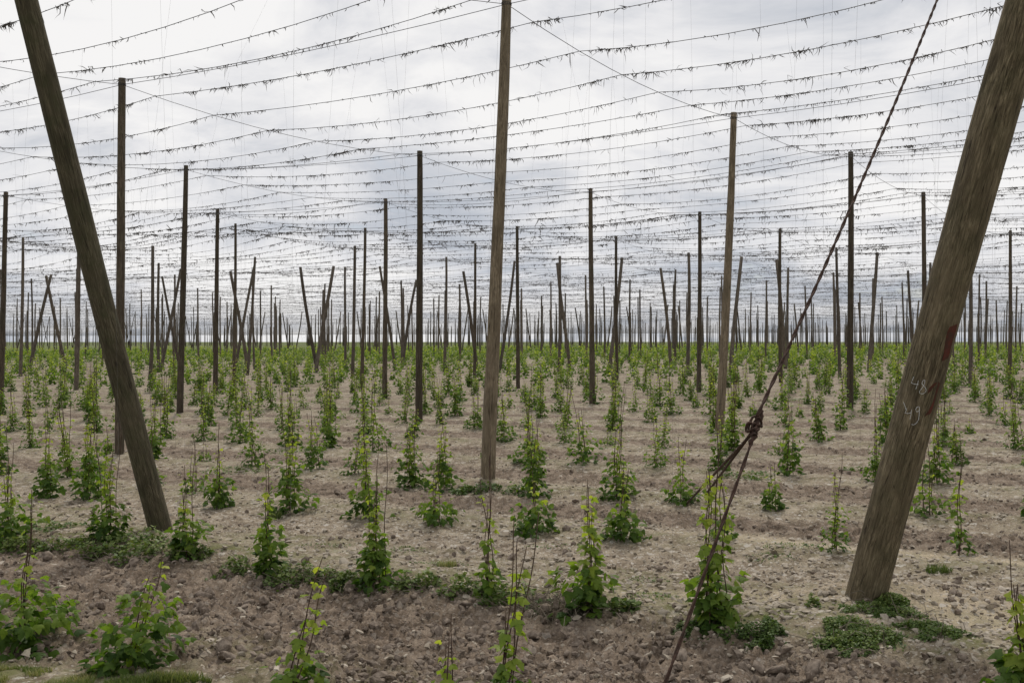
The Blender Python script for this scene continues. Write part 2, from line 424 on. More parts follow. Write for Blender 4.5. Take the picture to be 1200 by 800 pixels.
# ------------------------------------------------------------------ poles
def pole_mesh(name, H, rb, rt, mat, k=10, seg=10, seed=0, bend=0.03, rough=0.0):
    """tapered, slightly crooked round post standing on z=0 (0.3 m in the soil)"""
    z = np.concatenate([[-0.3], np.linspace(0, H, seg + 1)])
    t = np.clip(z / H, 0, 1)
    cx = bend * np.sin(t * 3.1 + seed) - bend * math.sin(seed) * (1 - t) - bend * math.sin(3.1 + seed) * t
    cy = bend * np.cos(t * 2.7 + seed * 1.7) - bend * math.cos(seed * 1.7) * (1 - t) - bend * math.cos(2.7 + seed * 1.7) * t
    r = rb + (rt - rb) * t
    a = np.arange(k) * 2 * math.pi / k
    rr = r[:, None] * np.ones(k)[None]
    if rough:
        rr = rr * (1 + rough * (fbm(np.cos(a)[None] * 1.5 + z[:, None] * 0.5 + seed * 3, np.sin(a)[None] * 1.5 + z[:, None] * 0.9, 5 + seed, 3) - 0.5) * 2)
        rr = rr * (1 + 0.35 * rough * (vnoise(np.broadcast_to(a[None] * 5, rr.shape), np.broadcast_to(z[:, None] * 1.2, rr.shape), 77 + seed) - 0.5))
    V = np.stack([cx[:, None] + rr * np.cos(a), cy[:, None] + rr * np.sin(a), np.broadcast_to(z[:, None], rr.shape)], -1)
    n = len(z)
    V = V.reshape(-1, 3)
    i = np.arange(n - 1)[:, None] * k; j = np.arange(k)[None]; j2 = (j + 1) % k
    F = np.stack([i + j, i + j2, i + k + j2, i + k + j], -1).reshape(-1, 4)
    V = np.concatenate([V, [[cx[-1], cy[-1], H + 0.012]]])
    jj = np.arange(k)
    cap = np.stack([(n - 1) * k + jj, (n - 1) * k + (jj + 1) % k, np.full(k, len(V) - 1)], -1)
    return mesh_np(name, V, [F, cap], mat)
def align(base, top):
    d = Vector(top) - Vector(base)
    q = Vector((0, 0, 1)).rotation_difference(d.normalized())
    return q, d.length

TOPZ = CAM_Z + 4.91
# stations across the field (in bays along UU): kind 'e' leaning edge poles, 'p' upright poles
stations = [(-0.75, 'e-')] + [(float(i), 'p') for i in range(6)] + [(5.62, 'e+'), (6.05, 'e-')] + [(6.95 + i, 'p') for i in range(8)] + [(14.55, 'e+'), (15.0, 'e-')] + [(15.9 + i, 'p') for i in range(10)]
# poles read off the photograph: (station index, j) -> base x, base y or None, top x, top y
known = {(0, 0): (572, 594, -4), (1, 0): (843, 860, 132), (2, 0): (996, 997, 178), (3, 0): (1083, 1082, 225), (0, 1): (140, 143, 92), (1, 1): (491, 492, 177),
         (2, 1): (694, 692, 221), (3, 1): (819, 820, 248), (1, 2): (211, 218, 194), (2, 2): (451, 452, 233), (3, 2): (607, 606, 265), (4, 2): (723, 722, 277),
         (1, 3): (0, 7, 225), (2, 3): (252, 255, 245), (3, 3): (424, 428, 267), (4, 3): (556, 557, 285), (4, 1): (915, 914, 268), (3, 4): (274, 276, 262),
         (2, 4): (89, 93, 270), (4, 4): (413, 416, 288), (5, 0): (1183, 1184, 270), (5, 1): (984, 980, 290), (5, 2): (806, 807, 296), (5, 3): (655, 656, 300),
         (5, 4): (521, 523, 301), (3, 5): (176, 179, 288), (3, 6): (24, 27, 278), (4, 5): (290, 299, 301)}
edge_known = {(7, 1): [], }
prng = random.Random(11)
tops = {}; bases = {}
def in_view(x, y, m=1.5, f=1.04): return y > 3 and abs(x) < 0.4348 * f * y + m
for si, (a, kd) in enumerate(stations):
    for j in range(-16, 42):
        p = lat(a, j)
        jx, jy = prng.uniform(-.25, .25), prng.uniform(-.3, .3); jz = prng.uniform(-.10, .12)
        lx, ly = prng.gauss(0, .07), prng.gauss(0, .07)
        if p[1] < 2 or p[1] > 262: continue
        if not in_view(p[0], p[1], 12, 1.05): continue
        if kd == 'p' and (a, j) in known and a == int(a):
            xb, xt, yt = known[(int(a), j)]
            d = p[1]
            b = np.array([(xb - 600) / FPX * d, d]); zt = CAM_Z + (400 - yt) / FPX * d
            t = np.array([(xt - 600) / FPX * d, d])
            bases[si, j] = (b[0], b[1], gz(*b)); tops[si, j] = (t[0], t[1], zt)
        elif kd == 'p':
            b = p + np.array([jx, jy]) * (1 if a < 6.5 else 3.6)
            bases[si, j] = (b[0], b[1], gz(*b)); tops[si, j] = (b[0] + lx, b[1] + ly, TOPZ + jz)
        else:
            sg = 1 if kd == 'e+' else -1
            t = p + np.array([jx, jy]); ln = 1.55 + 0.25 * jx
            b = t - sg * ln * UU / 8.75
            bases[si, j] = (b[0], b[1], gz(*b)); tops[si, j] = (t[0], t[1], TOPZ - 0.1 + jz * .6)
b = at(188, 620); tops[0, 0] = (b[0] - 1.19, b[1] - 1.85, TOPZ); bases[0, 0] = (b[0], b[1], gz(*b))
b = at(1015, 697); tops[0, -1] = (b[0] + 1.30, b[1] - 1.85, TOPZ); bases[0, -1] = (b[0], b[1], gz(*b))
# leaning edge poles of the two facing blocks, tops read off the photograph
def set_edges(si, sg, pts, ln):
    for k in [k for k in tops if k[0] == si]: del tops[k], bases[k]
    for (tx, ty) in pts:
        d = 4.86 * FPX / (400 - ty); d = 0.6 * d + 0.4 * 72
        x = (tx - 600) / FPX * d
        k = (si, 100 + len(tops))
        bx, by = x - sg * ln * 0.537, d - sg * ln * 0.843
        tops[k] = (x, d, CAM_Z + (400 - ty) / FPX * d); bases[k] = (bx, by, gz(bx, by))
set_edges(7, 1, [(60, 322), (212, 315), (298, 312), (391, 312), (488, 328), (603, 306), (729, 302), (869, 301), (1028, 296)], 1.7)
set_edges(8, -1, [(54, 323), (190, 324), (270, 318), (352, 313), (445, 312), (543, 318), (653, 308), (774, 314), (910, 304), (1064, 317)], 1.6)

pole_labels = {
    (1, 0): ('tall pale brown wooden pole in the middle, rising past the top edge', M['pole_mid'], .112, .074),
    (2, 0): ('straight grey-brown pole right of the middle, leaning slightly right', M['pole_mid'], .098, .068),
    (3, 0): ('dark upright pole just behind the rusty cable', M['pole'], .095, .07),
    (4, 0): ('thin upright pole left of the big leaning pole on the right', M['pole'], .09, .068),
    (1, 1): ('dark upright pole right behind the leaning pole on the left', M['pole'], .09, .07),
    (2, 1): ('dark straight pole left of the tall middle pole', M['pole'], .094, .068),
    (3, 1): ('dark straight pole midway between the middle pole and the right-hand grey-brown pole', M['pole'], .09, .066),
    (4, 1): ('slim upright pole just left of the grey-brown leaning-right pole', M['pole'], .09, .066),
    (2, 2): ('dark brown pole standing next right of the left leaning pole', M['pole'], .10, .066),
    (3, 2): ('slim black-topped pole next left of the dark straight pole left of centre', M['pole'], .09, .066),
    (2, 3): ('slim leaning pole cut by the left edge of the picture', M['pole'], .10, .07),
    (3, 3): ('dark brown upright pole, second from the leaning pole on the left', M['pole'], .10, .068),
    (5, 1): ('upright pole with a leaning pole hugging it, left of the rusty cable', M['pole'], .09, .066),
    (4, 2): ('thin upright pole close to the right side of the tall middle pole', M['pole'], .085, .06),
    (5, 2): ('thin upright pole right of the dark pole at centre right, crossed by leaning pole', M['pole'], .085, .06),
    (4, 4): ('tall slim pole among slanting poles, right of the dark brown poles on the left', M['pole'], .085, .06),
    (4, 3): ('thin upright pole just left of the slim black-topped pole', M['pole'], .085, .06),
    (5, 3): ('thin upright pole just left of the tall middle pole', M['pole'], .085, .06),
    (6, 0): ('upright pole near the right edge, right of the big leaning pole', M['pole'], .095, .07),
}
def wire_tie(parent, H, r):
    bt = Batch()
    for q in range(3):
        a = np.linspace(0, 2 * math.pi, 15)
        z = H - 0.10 - 0.018 * q
        P = np.stack([np.cos(a) * (r + .004), np.sin(a) * (r + .004), z + 0.006 * np.sin(a * 2 + q)], -1)
        bt.add(*tube(P, 0.004, 5, False))
    bt.build('wire_tie', M['wire'], parent)
pole_objs = {}
def add_pole(key, label, mat, rb, rt, k, seg, group=None, rough=0.10, tie=True):
    b, t = bases[key], tops[key]
    q, H = align(b, t)
    o = bpy.data.objects.new('wooden_pole', pole_mesh('wooden_pole', H, rb, rt, mat, k, seg, prng.random() * 6, 0.025, rough))
    link(o); o.location = b; o.rotation_mode = 'QUATERNION'; o.rotation_quaternion = q
    tag(o, label, 'pole', group)
    if tie: wire_tie(o, H, rt)
    pole_objs[key] = o
    return o
for (si, j), (lb, mt, rb, rt) in pole_labels.items():
    add_pole((si, j), lb, mt, rb, rt, 16, 36, 'upright hop poles')
add_pole((0, 0), 'thick mossy dark pole on the left, leaning to the left out of the picture', M['pole_left'], .138, .118, 26, 60, 'big leaning edge poles', .05)
RP = add_pole((0, -1), 'thick brown pole leaning right, chalked with numbers and red paint', M['pole_right'], .168, .155, 40, 110, 'big leaning edge poles', .07)
add_pole((1, -1), 'upright pole just beyond the right edge of the picture', M['pole'], .1, .07, 14, 20, 'upright hop poles')

# the rest: copies of a few posts
protos = {}
for v in range(5):
    protos[v] = pole_mesh('wooden_pole', 7.0, .088, .066, M['pole_far'], 8, 6, v * 1.3, 0.03 + .012 * v, 0.06)
rest = []
for key, t in tops.items():
    if key in pole_objs: continue
    bb = bases[key]
    if not in_view(bb[0], bb[1], 0.6, 1.0): continue
    if stations[key[0]][0] < 0: continue
    rest.append((bb[1], key))
rest.sort()
LIMIT = 280
far_batch = Batch()
for idx, (d, key) in enumerate(rest):
    b, t = bases[key], tops[key]
    q, H = align(b, t)
    kd = stations[key[0]][1]
    if idx < LIMIT:
        o = bpy.data.objects.new('wooden_pole', protos[idx % 5]); link(o)
        o.location = b; o.rotation_mode = 'QUATERNION'; o.rotation_quaternion = q @ Matrix.Rotation(prng.uniform(0, 6.28), 3, 'Z').to_quaternion()
        f = prng.uniform(.92, 1.22) * (1.2 if kd != 'p' else 1); o.scale = (f, f, H / 7.0)
        if kd == 'p':
            if d < 62: tag(o, 'slim weathered upright hop pole in the middle distance of the field', 'pole', 'middle distance hop poles')
            else: tag(o, 'thin upright hop pole far back in the crowd of poles', 'pole', 'far upright hop poles')
        elif kd == 'e+': tag(o, 'far edge pole slanting up to the right between the hop blocks', 'pole', 'far poles slanting right')
        else: tag(o, 'far edge pole slanting up to the left between the hop blocks', 'pole', 'far poles slanting left')
    else:
        far_batch.add(*tube(np.array([b, t], float), [.085, .065], 5))
for a_ in np.arange(25.9, 80, 1.0):
    for j_ in range(-70, 120):
        p = A0 + UU * a_ + VV * j_
        if p[1] < 255 or p[1] > 470 or not in_view(p[0], p[1], 2, 1.0): continue
        p = p + np.array([prng.uniform(-.5, .5), prng.uniform(-.6, .6)]); z_ = gz(*p)
        far_batch.add(*tube(np.array([[p[0], p[1], z_], [p[0] + prng.gauss(0, .12), p[1], TOPZ + prng.uniform(-.3, .2)]]), [.085, .065], 4))
if far_batch.n:
    tag(far_batch.build('distant_poles', M['pole_far']), 'most distant hop poles crowding along the horizon', 'poles', kind='stuff')

# red paint and chalk numbers on the brown leaning pole
def on_right_pole(px, py, off):
    """point on the pole's skin seen at a place of the photograph, in the pole's own space"""
    mw = Matrix.Translation(RP.location) @ RP.rotation_quaternion.to_matrix().to_4x4()
    inv = mw.inverted()
    o = inv @ Vector((0, 0, CAM_Z))
    d = (inv.to_3x3() @ Vector(((px - 600) / FPX, 1, (400 - py) / FPX))).normalized()
    r = .1625 + off
    A = d.x ** 2 + d.y ** 2; B = o.x * d.x + o.y * d.y; C = o.x ** 2 + o.y ** 2 - r * r
    disc = B * B - A * C
    if disc < 0: tt = -B / A
    else: tt = (-B - math.sqrt(disc)) / A
    return o + d * tt
import mathutils.bvhtree
bpy.context.view_layer.update()
bvh = mathutils.bvhtree.BVHTree.FromPolygons([v.co.copy() for v in RP.data.vertices], [tuple(p.vertices) for p in RP.data.polygons])
def skin(px, py, off):
    p = on_right_pole(px, py, 0.0)
    hit = bvh.find_nearest(p)
    c, nrm = hit[0], hit[1]
    rad = Vector((c.x, c.y, 0)).normalized()
    return np.array(c + rad * off)
def chalk(name, strokes):
    bt = Batch()
    for st in strokes:
        P = []
        for (x0, y0), (x1, y1) in zip(st[:-1], st[1:]):
            for q in np.linspace(0, 1, 9)[:-1]: P.append(skin(x0 + (x1 - x0) * q, y0 + (y1 - y0) * q, .002))
        P.append(skin(*st[-1], .002))
        bt.add(*tube(np.array(P), np.random.default_rng(len(P)).choice([.0007, .0017, .0021, .0025], len(P), p=[.2, .3, .3, .2]), 5))
    return bt.build(name, M['chalk'], RP)
def zp(pts): return [(1020 + x / 5.717, 380 + y / 5.717) for x, y in pts]
chalk('chalk_number', [zp([(293, 350), (284, 372), (276, 392), (300, 400), (322, 402)]), zp([(322, 376), (314, 405), (304, 436)]),
                       zp([(362, 372), (350, 380), (346, 398), (356, 412), (368, 424), (376, 440), (372, 456), (352, 468), (332, 464), (328, 450), (340, 436), (354, 418), (364, 398), (366, 380), (362, 372)])])['label'] = 'white chalk number 48'
chalk('chalk_number', [zp([(226, 520), (236, 548), (240, 570)]), zp([(246, 560), (240, 582), (234, 592), (252, 596), (272, 590)]), zp([(276, 570), (272, 605), (264, 638)]),
                       zp([(326, 552), (312, 556), (304, 572), (312, 588), (328, 580), (330, 556)]), zp([(330, 556), (330, 600), (326, 640), (310, 664), (290, 674), (276, 670)])])['label'] = 'white chalk number 49'
def paint(outline):
    O = np.array(zp(outline)); ymin, ymax = O[:, 1].min(), O[:, 1].max()
    V = []; nrow, ncol = 14, 6
    for y in np.linspace(ymin + .01, ymax - .01, nrow):
        xs = []
        for (a, b) in zip(O, np.roll(O, -1, axis=0)):
            if (a[1] - y) * (b[1] - y) <= 0 and a[1] != b[1]:
                xs.append(a[0] + (b[0] - a[0]) * (y - a[1]) / (b[1] - a[1]))
        x0, x1 = min(xs), max(xs)
        for x in np.linspace(x0, x1, ncol): V.append(skin(x, y, .0025))
    i = np.arange(nrow - 1)[:, None] * ncol; j = np.arange(ncol - 1)[None]
    F = np.stack([i + j, i + ncol + j, i + ncol + j + 1, i + j + 1], -1).reshape(-1, 4)
    return obj_np('paint_mark', np.array(V), F, M['paint'], RP)
paint([(545, 5), (600, 0), (585, 60), (560, 120), (545, 200), (530, 245), (485, 250), (500, 190), (505, 120), (515, 60)])
paint([(470, 385), (478, 400), (440, 540), (425, 590), (400, 620), (362, 622), (390, 590), (415, 560), (440, 500), (455, 430)])
paint([(440, 395), (468, 388), (440, 412), (410, 445), (385, 470), (395, 430), (415, 408)])

# ------------------------------------------------------------------ wires
def pole_top(si, j, drop=0.12):
    k = (si, j)
    if k in tops and si not in (7, 8): t = np.array(tops[k], float)
    else: p = lat(stations[si][0], j); t = np.array([p[0], p[1], TOPZ])
    t[2] -= drop
    return t
def cross_pt(si, j, f):
    a = pole_top(si, j); b = pole_top(si + 1, j)
    p = a + (b - a) * f
    p[2] -= 0.24 * 4 * f * (1 - f) * min(1, np.linalg.norm(b - a) / 8.8) ** 2
    return p
def jrange(p0, lo=-16, hi=42):
    """indices along VV for which the wire from p0 (at j=0) lies in or near the view"""
    js = [j for j in range(lo, hi) if in_view(*(p0 + lat(0, j) - A0), 9, 1.0)]
    return (min(js), max(js)) if len(js) > 1 else None
LASTWIRE = 15        # stations with wires of their own (further ones are joined)
crossb = Batch(); plainb = Batch()
bine_rng = np.random.default_rng(5)
def strands(P0, L_, W_, fine):
    """hanging scraps of dry bine starting at the points P0"""
    n = len(P0)
    az = bine_rng.uniform(0, 2 * np.pi, n)
    el = bine_rng.normal(-.55, .55, n)
    d = np.stack([np.cos(az) * np.cos(el), np.sin(az) * np.cos(el), np.sin(el)], -1)
    d2 = d + bine_rng.normal(0, .7, (n, 3)); d2[:, 2] -= 0.5; d2 /= np.linalg.norm(d2, axis=1)[:, None]
    P1 = P0 + d * (L_ * .5)[:, None]; P2 = P1 + d2 * (L_ * .55)[:, None]
    s = np.cross(d, bine_rng.normal(0, 1, (n, 3))); s /= np.linalg.norm(s, axis=1)[:, None] + 1e-9
    s2 = np.cross(d, s)
    w = W_[:, None]
    if fine:
        V = np.stack([P0 + s * w * .5, P0 - s * w * .5, P1 + s * w * .6 + s2 * w * .3, P1 - s * w * .6 + s2 * w * .3, P1 - s2 * w * .5, P2], 1)
        f = np.array([[0, 1, 3], [0, 3, 2], [0, 2, 4], [0, 4, 1], [1, 4, 3], [2, 3, 5], [3, 4, 5], [4, 2, 5]])
    else:
        V = np.stack([P0 + s * w * .5, P0 - s * w * .5, P2 - s * w * .5, P2 + s * w * .5], 1)
        f = np.array([[0, 1, 2], [0, 2, 3]])
    k = V.shape[1]
    F = (np.arange(n)[:, None, None] * k + f[None]).reshape(-1, 3)
    return V.reshape(-1, 3), F
far_wire = Batch(); far_bine = Batch(); far_string = Batch()
wire_count = 0
fr_full = [0.085, 0.25, 0.42, 0.585, 0.75, 0.915]
def debris_wire(si, f):
    global wire_count
    if stations[si][1] == 'e+' : return
    a = stations[si][0] + f * (stations[si + 1][0] - stations[si][0])
    jr = jrange(lat(a, 0))
    if jr is None: return
    j0, j1 = jr
    nodes = [cross_pt(si, j, f) for j in range(j0, j1 + 1)]
    P = []
    for a_, b_ in zip(nodes[:-1], nodes[1:]):
        sg = bine_rng.uniform(.10, .24)
        for q in np.linspace(0, 1, 9)[:-1]:
            p = a_ + (b_ - a_) * q; p = p.copy(); p[2] -= sg * 4 * q * (1 - q); P.append(p)
    P.append(nodes[-1]); P = np.array(P)
    keep = np.array([in_view(p[0], p[1], 3.5, 1.06) for p in P])
    if keep.sum() < 4: return
    i0, i1 = np.argmax(keep), len(keep) - np.argmax(keep[::-1])
    P = P[i0:i1]
    dmin = P[:, 1].min()
    far = si > LASTWIRE
    seg = np.linalg.norm(np.diff(P, axis=0), axis=1); cum = np.concatenate([[0], np.cumsum(seg)])
    def along(s): return np.stack([np.interp(s, cum, P[:, q]) for q in range(3)], -1)
    V, F = tube(P, 0.0055, 3 if far else 4, False)
    # scraps: clumps and singles
    Ltot = cum[-1]
    nc = int(Ltot / 0.155)
    cs = bine_rng.uniform(0, Ltot, nc)
    amount = np.clip(vnoise(cs * .35, np.full(nc, si * 7.3 + f * 31), 3) * 2.0 - .25, .15, 1.5) * bine_rng.gamma(2.2, .48, nc)
    num = np.maximum(1, bine_rng.poisson(8.5 * amount))
    ss = np.repeat(cs, num) + bine_rng.normal(0, .085, num.sum())
    ss = np.clip(ss, 0, Ltot)
    P0 = along(ss)
    dd = P0[:, 1]
    n = len(ss)
    L_ = np.clip(bine_rng.gamma(1.8, .036, n), .02, .27); W_ = bine_rng.uniform(.005, .0135, n)
    fine = dd < 42
    B = Batch()
    if fine.any(): B.add(*strands(P0[fine], L_[fine], W_[fine], True))
    if (~fine).any():
        sel = np.where(~fine)[0]; sel = sel[bine_rng.random(len(sel)) < np.clip(48 / dd[sel], .24, 1)]
        if len(sel): B.add(*strands(P0[sel], L_[sel] * 1.1, W_[sel] * 1.9, False))
    # strings down towards the plants
    St = Batch()
    if True:
        sp = np.arange(.4, Ltot, 1.35) + bine_rng.uniform(-.4, .4, len(np.arange(.4, Ltot, 1.35)))
        A_ = along(np.clip(sp, 0, Ltot))
        m = (bine_rng.random(len(sp)) < .6) & (A_[:, 1] < 190)
        A_ = A_[m]
        if len(A_):
            off = bine_rng.normal(0, .16, (len(A_), 2)) + (NRM * 0.35 * np.sign(0.5 - ((f * 3) % 1)))[None]
            bot = A_.copy(); bot[:, :2] += off; bot[:, 2] = ground_base(bot[:, 0], bot[:, 1]) + np.where(bine_rng.random(len(A_)) < .55, .35, bine_rng.uniform(2.5, 6.2, len(A_)))
            r = .0008
            ang = np.array([0, 2.1, 4.2])
            ring = np.stack([np.cos(ang), np.sin(ang), np.zeros(3)], -1) * r
            Vs = np.concatenate([A_[:, None] + ring[None], bot[:, None] + ring[None]], 1).reshape(-1, 3)
            fs = np.array([[0, 1, 4, 3], [1, 2, 5, 4], [2, 0, 3, 5]])
            St.add(Vs, (np.arange(len(A_))[:, None, None] * 6 + fs[None]).reshape(-1, 4))
    if far:
        far_wire.add(V, F)
        if B.n: Vb, Fb, _ = B.arrays(); far_bine.add(Vb, Fb)
        if St.n: Vb, Fb, _ = St.arrays(); far_string.add(Vb, Fb)
        return
    o = obj_np('trellis_wire', V, F, M['wire'])
    ORD = ['first', 'second', 'third', 'fourth', 'fifth', 'sixth']
    lb = 'thin far trellis wire strung with dry scraps of last year\'s bines, lower in the sky'
    if si == 1: lb = ORD[fr_full.index(f)] + ' scrap-hung wire below the bare wire at the tall middle pole\'s top'
    if si == 0: lb = ORD[::-1][fl0.index(f) + 1] + ' scrap-hung wire above the bare wire at the tall middle pole\'s top'
    if si == 2: lb = ORD[fr_full.index(f)] + ' scrap-hung wire below the bare wire at the grey-brown pole\'s top'
    tag(o, lb, 'wire', 'trellis wires hung with dead bines')
    wire_count += 1
    c = B.build('dead_bine', M['bine'], o, smooth=False)
    if c: c['kind'] = 'stuff'
    c = St.build('training_string', M['string'], o, smooth=False)
    if c: c['kind'] = 'stuff'
for si in range(len(stations) - 1):
    span = stations[si + 1][0] - stations[si][0]
    if span < .5: continue
    if si == 0: fl = fl0 = [0.08, 0.30, 0.52, 0.72, 0.90]
    elif span < .8: fl = [0.06, 0.36, 0.68]
    else: fl = fr_full
    for f in fl: debris_wire(si, f)
if far_wire.n: tag(far_wire.build('distant_wires', M['wire']), 'mass of distant trellis wires over the far end of the field', 'wires', kind='stuff')
if far_bine.n: tag(far_bine.build('distant_bines', M['bine'], smooth=False), 'dry bine scraps on the distant wires near the horizon', 'dead bines', kind='stuff')
if far_string.n: tag(far_string.build('distant_strings', M['string'], smooth=False), 'fine training strings hanging from the distant wires', 'strings', kind='stuff')
xb_ = Batch()
n_list = [238.0]
while n_list[-1] < 620: n_list.append(n_list[-1] + 2.9)
for n_ in n_list:
    c_ = NRM * n_
    q_ = np.linspace(-.05 * n_, 1.75 * n_, 40)
    P_ = np.concatenate([c_[None] + TAN[None] * q_[:, None], (TOPZ - .15 + .12 * np.sin(q_ * .8 + n_))[:, None]], 1)
    m_ = np.array([in_view(p[0], p[1], 20, 1.1) for p in P_])
    if m_.sum() > 2: xb_.add(*tube(P_[m_], 0.009, 3, False))
tag(xb_.build('farthest_wires', M['bine']), 'last trellis wires merging at the horizon', 'wires', kind='stuff')
# bare carrying wires along each pole row
for si, (a, kd) in enumerate(stations):
    jr = jrange(lat(a, 0))
    if jr is None or si > LASTWIRE + 4: continue
    P = []
    for j in range(jr[0], jr[1]):
        a_, b_ = pole_top(si, j), pole_top(si, j + 1)
        for q in np.linspace(0, 1, 7)[:-1]:
            p = a_ + (b_ - a_) * q; p[2] -= .09 * 4 * q * (1 - q); P.append(p)
    P.append(pole_top(si, jr[1]))
    if len(P) < 4: continue
    o = obj_np('carrying_wire', *tube(np.array(P), .0055, 5, False), M['wire'])
    tag(o, 'bare carrying wire without scraps, running from pole top to pole top along a row', 'wire', 'bare carrying wires along the pole rows')
# cross wires
for j in range(-6, 26):
    P = []
    for si in range(len(stations) - 1):
        if si > LASTWIRE: break
        a = lat(stations[si][0], j)
        if not (in_view(a[0], a[1], 8, 1.05) or in_view(*lat(stations[si + 1][0], j), 8, 1.05)): continue
        for q in np.linspace(0, 1, 9)[:-1]: P.append(cross_pt(si, j, q))
    if len(P) < 9: continue
    o = obj_np('cross_wire', *tube(np.array(P), .0055, 5, False), M['wire'])
    tag(o, 'bare sagging cross wire slanting away over the rows from pole top to pole top', 'wire', 'sagging cross wires')

# rusty stay cable with its knot
def twist(P, r, pitch, k=6):
    """two strands laid round each other along P"""
    P = np.asarray(P, float)
    seg = np.linalg.norm(np.diff(P, axis=0), axis=1); cum = np.concatenate([[0], np.cumsum(seg)])
    s = np.arange(0, cum[-1], pitch / 7)
    Q = np.stack([np.interp(s, cum, P[:, q]) for q in range(3)], -1)
    T = np.gradient(Q, axis=0); T /= np.linalg.norm(T, axis=1)[:, None]
    X = np.cross(T, [0, 0, 1.0]); X /= np.linalg.norm(X, axis=1)[:, None]; Y = np.cross(T, X)
    out = Batch()
    for ph in (0, math.pi):
        a = s / pitch * 2 * math.pi + ph
        out.add(*tube(Q + (X * np.cos(a)[:, None] + Y * np.sin(a)[:, None]) * r * .50, r * .66, k))
    return out
def img(px, py, d): return np.array([(px - 600) / FPX * d, d, CAM_Z + (400 - py) / FPX * d])
knot = img(886, 503, 9.13)
gA = img(762, 834, 7.5); gA[2] = gz(gA[0], gA[1]) - .05
topC = np.array([5.45, 14.4, TOPZ - .1])
cable_root = bpy.data.objects.new('stay_cable', None); link(cable_root); cable_root.location = gA
tag(cable_root, 'rusty twisted stay cable with a knot slanting across the right half', 'cable')
def local(B): 
    V, F, A = B.arrays(); bt = Batch(); bt.add(V - gA, F); return bt
k2 = knot + np.array([.02, .05, .10])
main = twist(np.stack([k2 + (topC - k2) * q - np.array([0, 0, .10 * 4 * q * (1 - q)]) for q in np.linspace(0, 1, 12)]), .0155, .40)
local(main).build('upper_cable', M['rust'], cable_root)
low = twist(np.stack([gA + (knot - gA) * q for q in np.linspace(0, 1, 8)]), .0135, .55)
local(low).build('lower_cable', M['rust'], cable_root)
for off, e in ((0, (804, 588)), (.03, (826, 580))):
    g = at(*e); g3 = np.array([g[0], g[1], gz(*g) - .03])
    st_ = Batch(); st_.add(*tube(np.stack([knot + np.array([-off, off, -off]) + (g3 - knot) * q for q in np.linspace(0, 1, 6)]), .0135, 7))
    local(st_).build('back_strand', M['rust'], cable_root)
kb = Batch()
ax = (knot - gA) / np.linalg.norm(knot - gA); sx = np.array([1.0, 0, 0]); sx -= ax * (sx @ ax); sx /= np.linalg.norm(sx); sy = np.cross(ax, sx)
for (cx, cz, rx, rz, tl) in ((-.035, .05, .045, .085, .3), (-.01, .0, .035, .06, -.4), (.0, .08, .04, .05, .9), (-.05, .0, .05, .04, .1), (.0, -.06, .026, .03, 1.2)):
    a = np.linspace(0, 2 * math.pi, 19)
    cx, cz, rx, rz = [.78 * q_ for q_ in (cx, cz, rx, rz)]
    P = knot + sx * (cx + rx * np.cos(a))[:, None] + ax * (cz + rz * np.sin(a))[:, None] + sy * (.03 * np.sin(a * 2 + tl))[:, None]
    kb.add(*tube(P, .0105, 7, False))
kb.add(*tube(np.stack([knot + ax * q + sx * .012 * math.sin(q * 60) for q in np.linspace(-.16, .2, 14)]), .017, 7))
local(kb).build('knot', M['rust'], cable_root)

# ------------------------------------------------------------------ hop plants
def leaf_template(fine):
    if fine == 2:      # three-lobed hop leaf, folded along the midrib and drooping at the tip
        pts = [(0, 0), (.30, -.06), (.50, .10), (.58, .40), (.36, .36), (.30, .55), (.16, .80), (0, 1.0), (-.16, .80), (-.30, .55), (-.36, .36), (-.58, .40), (-.50, .10), (-.30, -.06), (0, .42)]
        V = np.array([(x, y, -.20 * abs(x) - .22 * y * y + .05 * math.sin(7 * x + 5 * y)) for x, y in pts])
        V[14, 2] = .02
        F = np.array([[14, i, i + 1] for i in range(13)] + [[14, 13, 0]])
    elif fine == 1:
        pts = [(0, 0), (.42, .02), (.52, .42), (.26, .50), (0, 1.0), (-.26, .50), (-.52, .42), (-.42, .02)]
        V = np.array([(x, y, -.22 * abs(x) - .2 * y * y) for x, y in pts] + [(0, .4, .03)])
        F = np.array([[8, i, (i + 1) % 8] for i in range(8)])
    else:
        V = np.array([(0, 0, 0), (.5, .35, -.12), (0, 1, -.2), (-.5, .35, -.12)], float)
        F = np.array([[0, 1, 2], [0, 2, 3]])
    return V, F
TPL = {q: leaf_template(q) for q in (0, 1, 2)}
def leaf_frames(az, droop, roll):
    """columns: side, tip, normal"""
    tip = np.stack([np.cos(az) * np.cos(droop), np.sin(az) * np.cos(droop), np.sin(droop)], -1)
    side = np.stack([np.sin(az), -np.cos(az), np.zeros_like(az)], -1)
    nr = np.cross(side, tip)
    s2 = side * np.cos(roll)[:, None] + nr * np.sin(roll)[:, None]
    n2 = np.cross(s2, tip)
    return s2, tip, n2
def place_leaves(P, az, droop, roll, size, tint, q):
    V, F = TPL[q]
    s, t, n = leaf_frames(az, droop, roll)
    W_ = P[:, None] + size[:, None, None] * (V[None, :, :1] * s[:, None] + V[None, :, 1:2] * t[:, None] + V[None, :, 2:] * n[:, None])
    k = len(V); m = len(P)
    return W_.reshape(-1, 3), (np.arange(m)[:, None, None] * k + F[None]).reshape(-1, 3), np.repeat(tint, k)
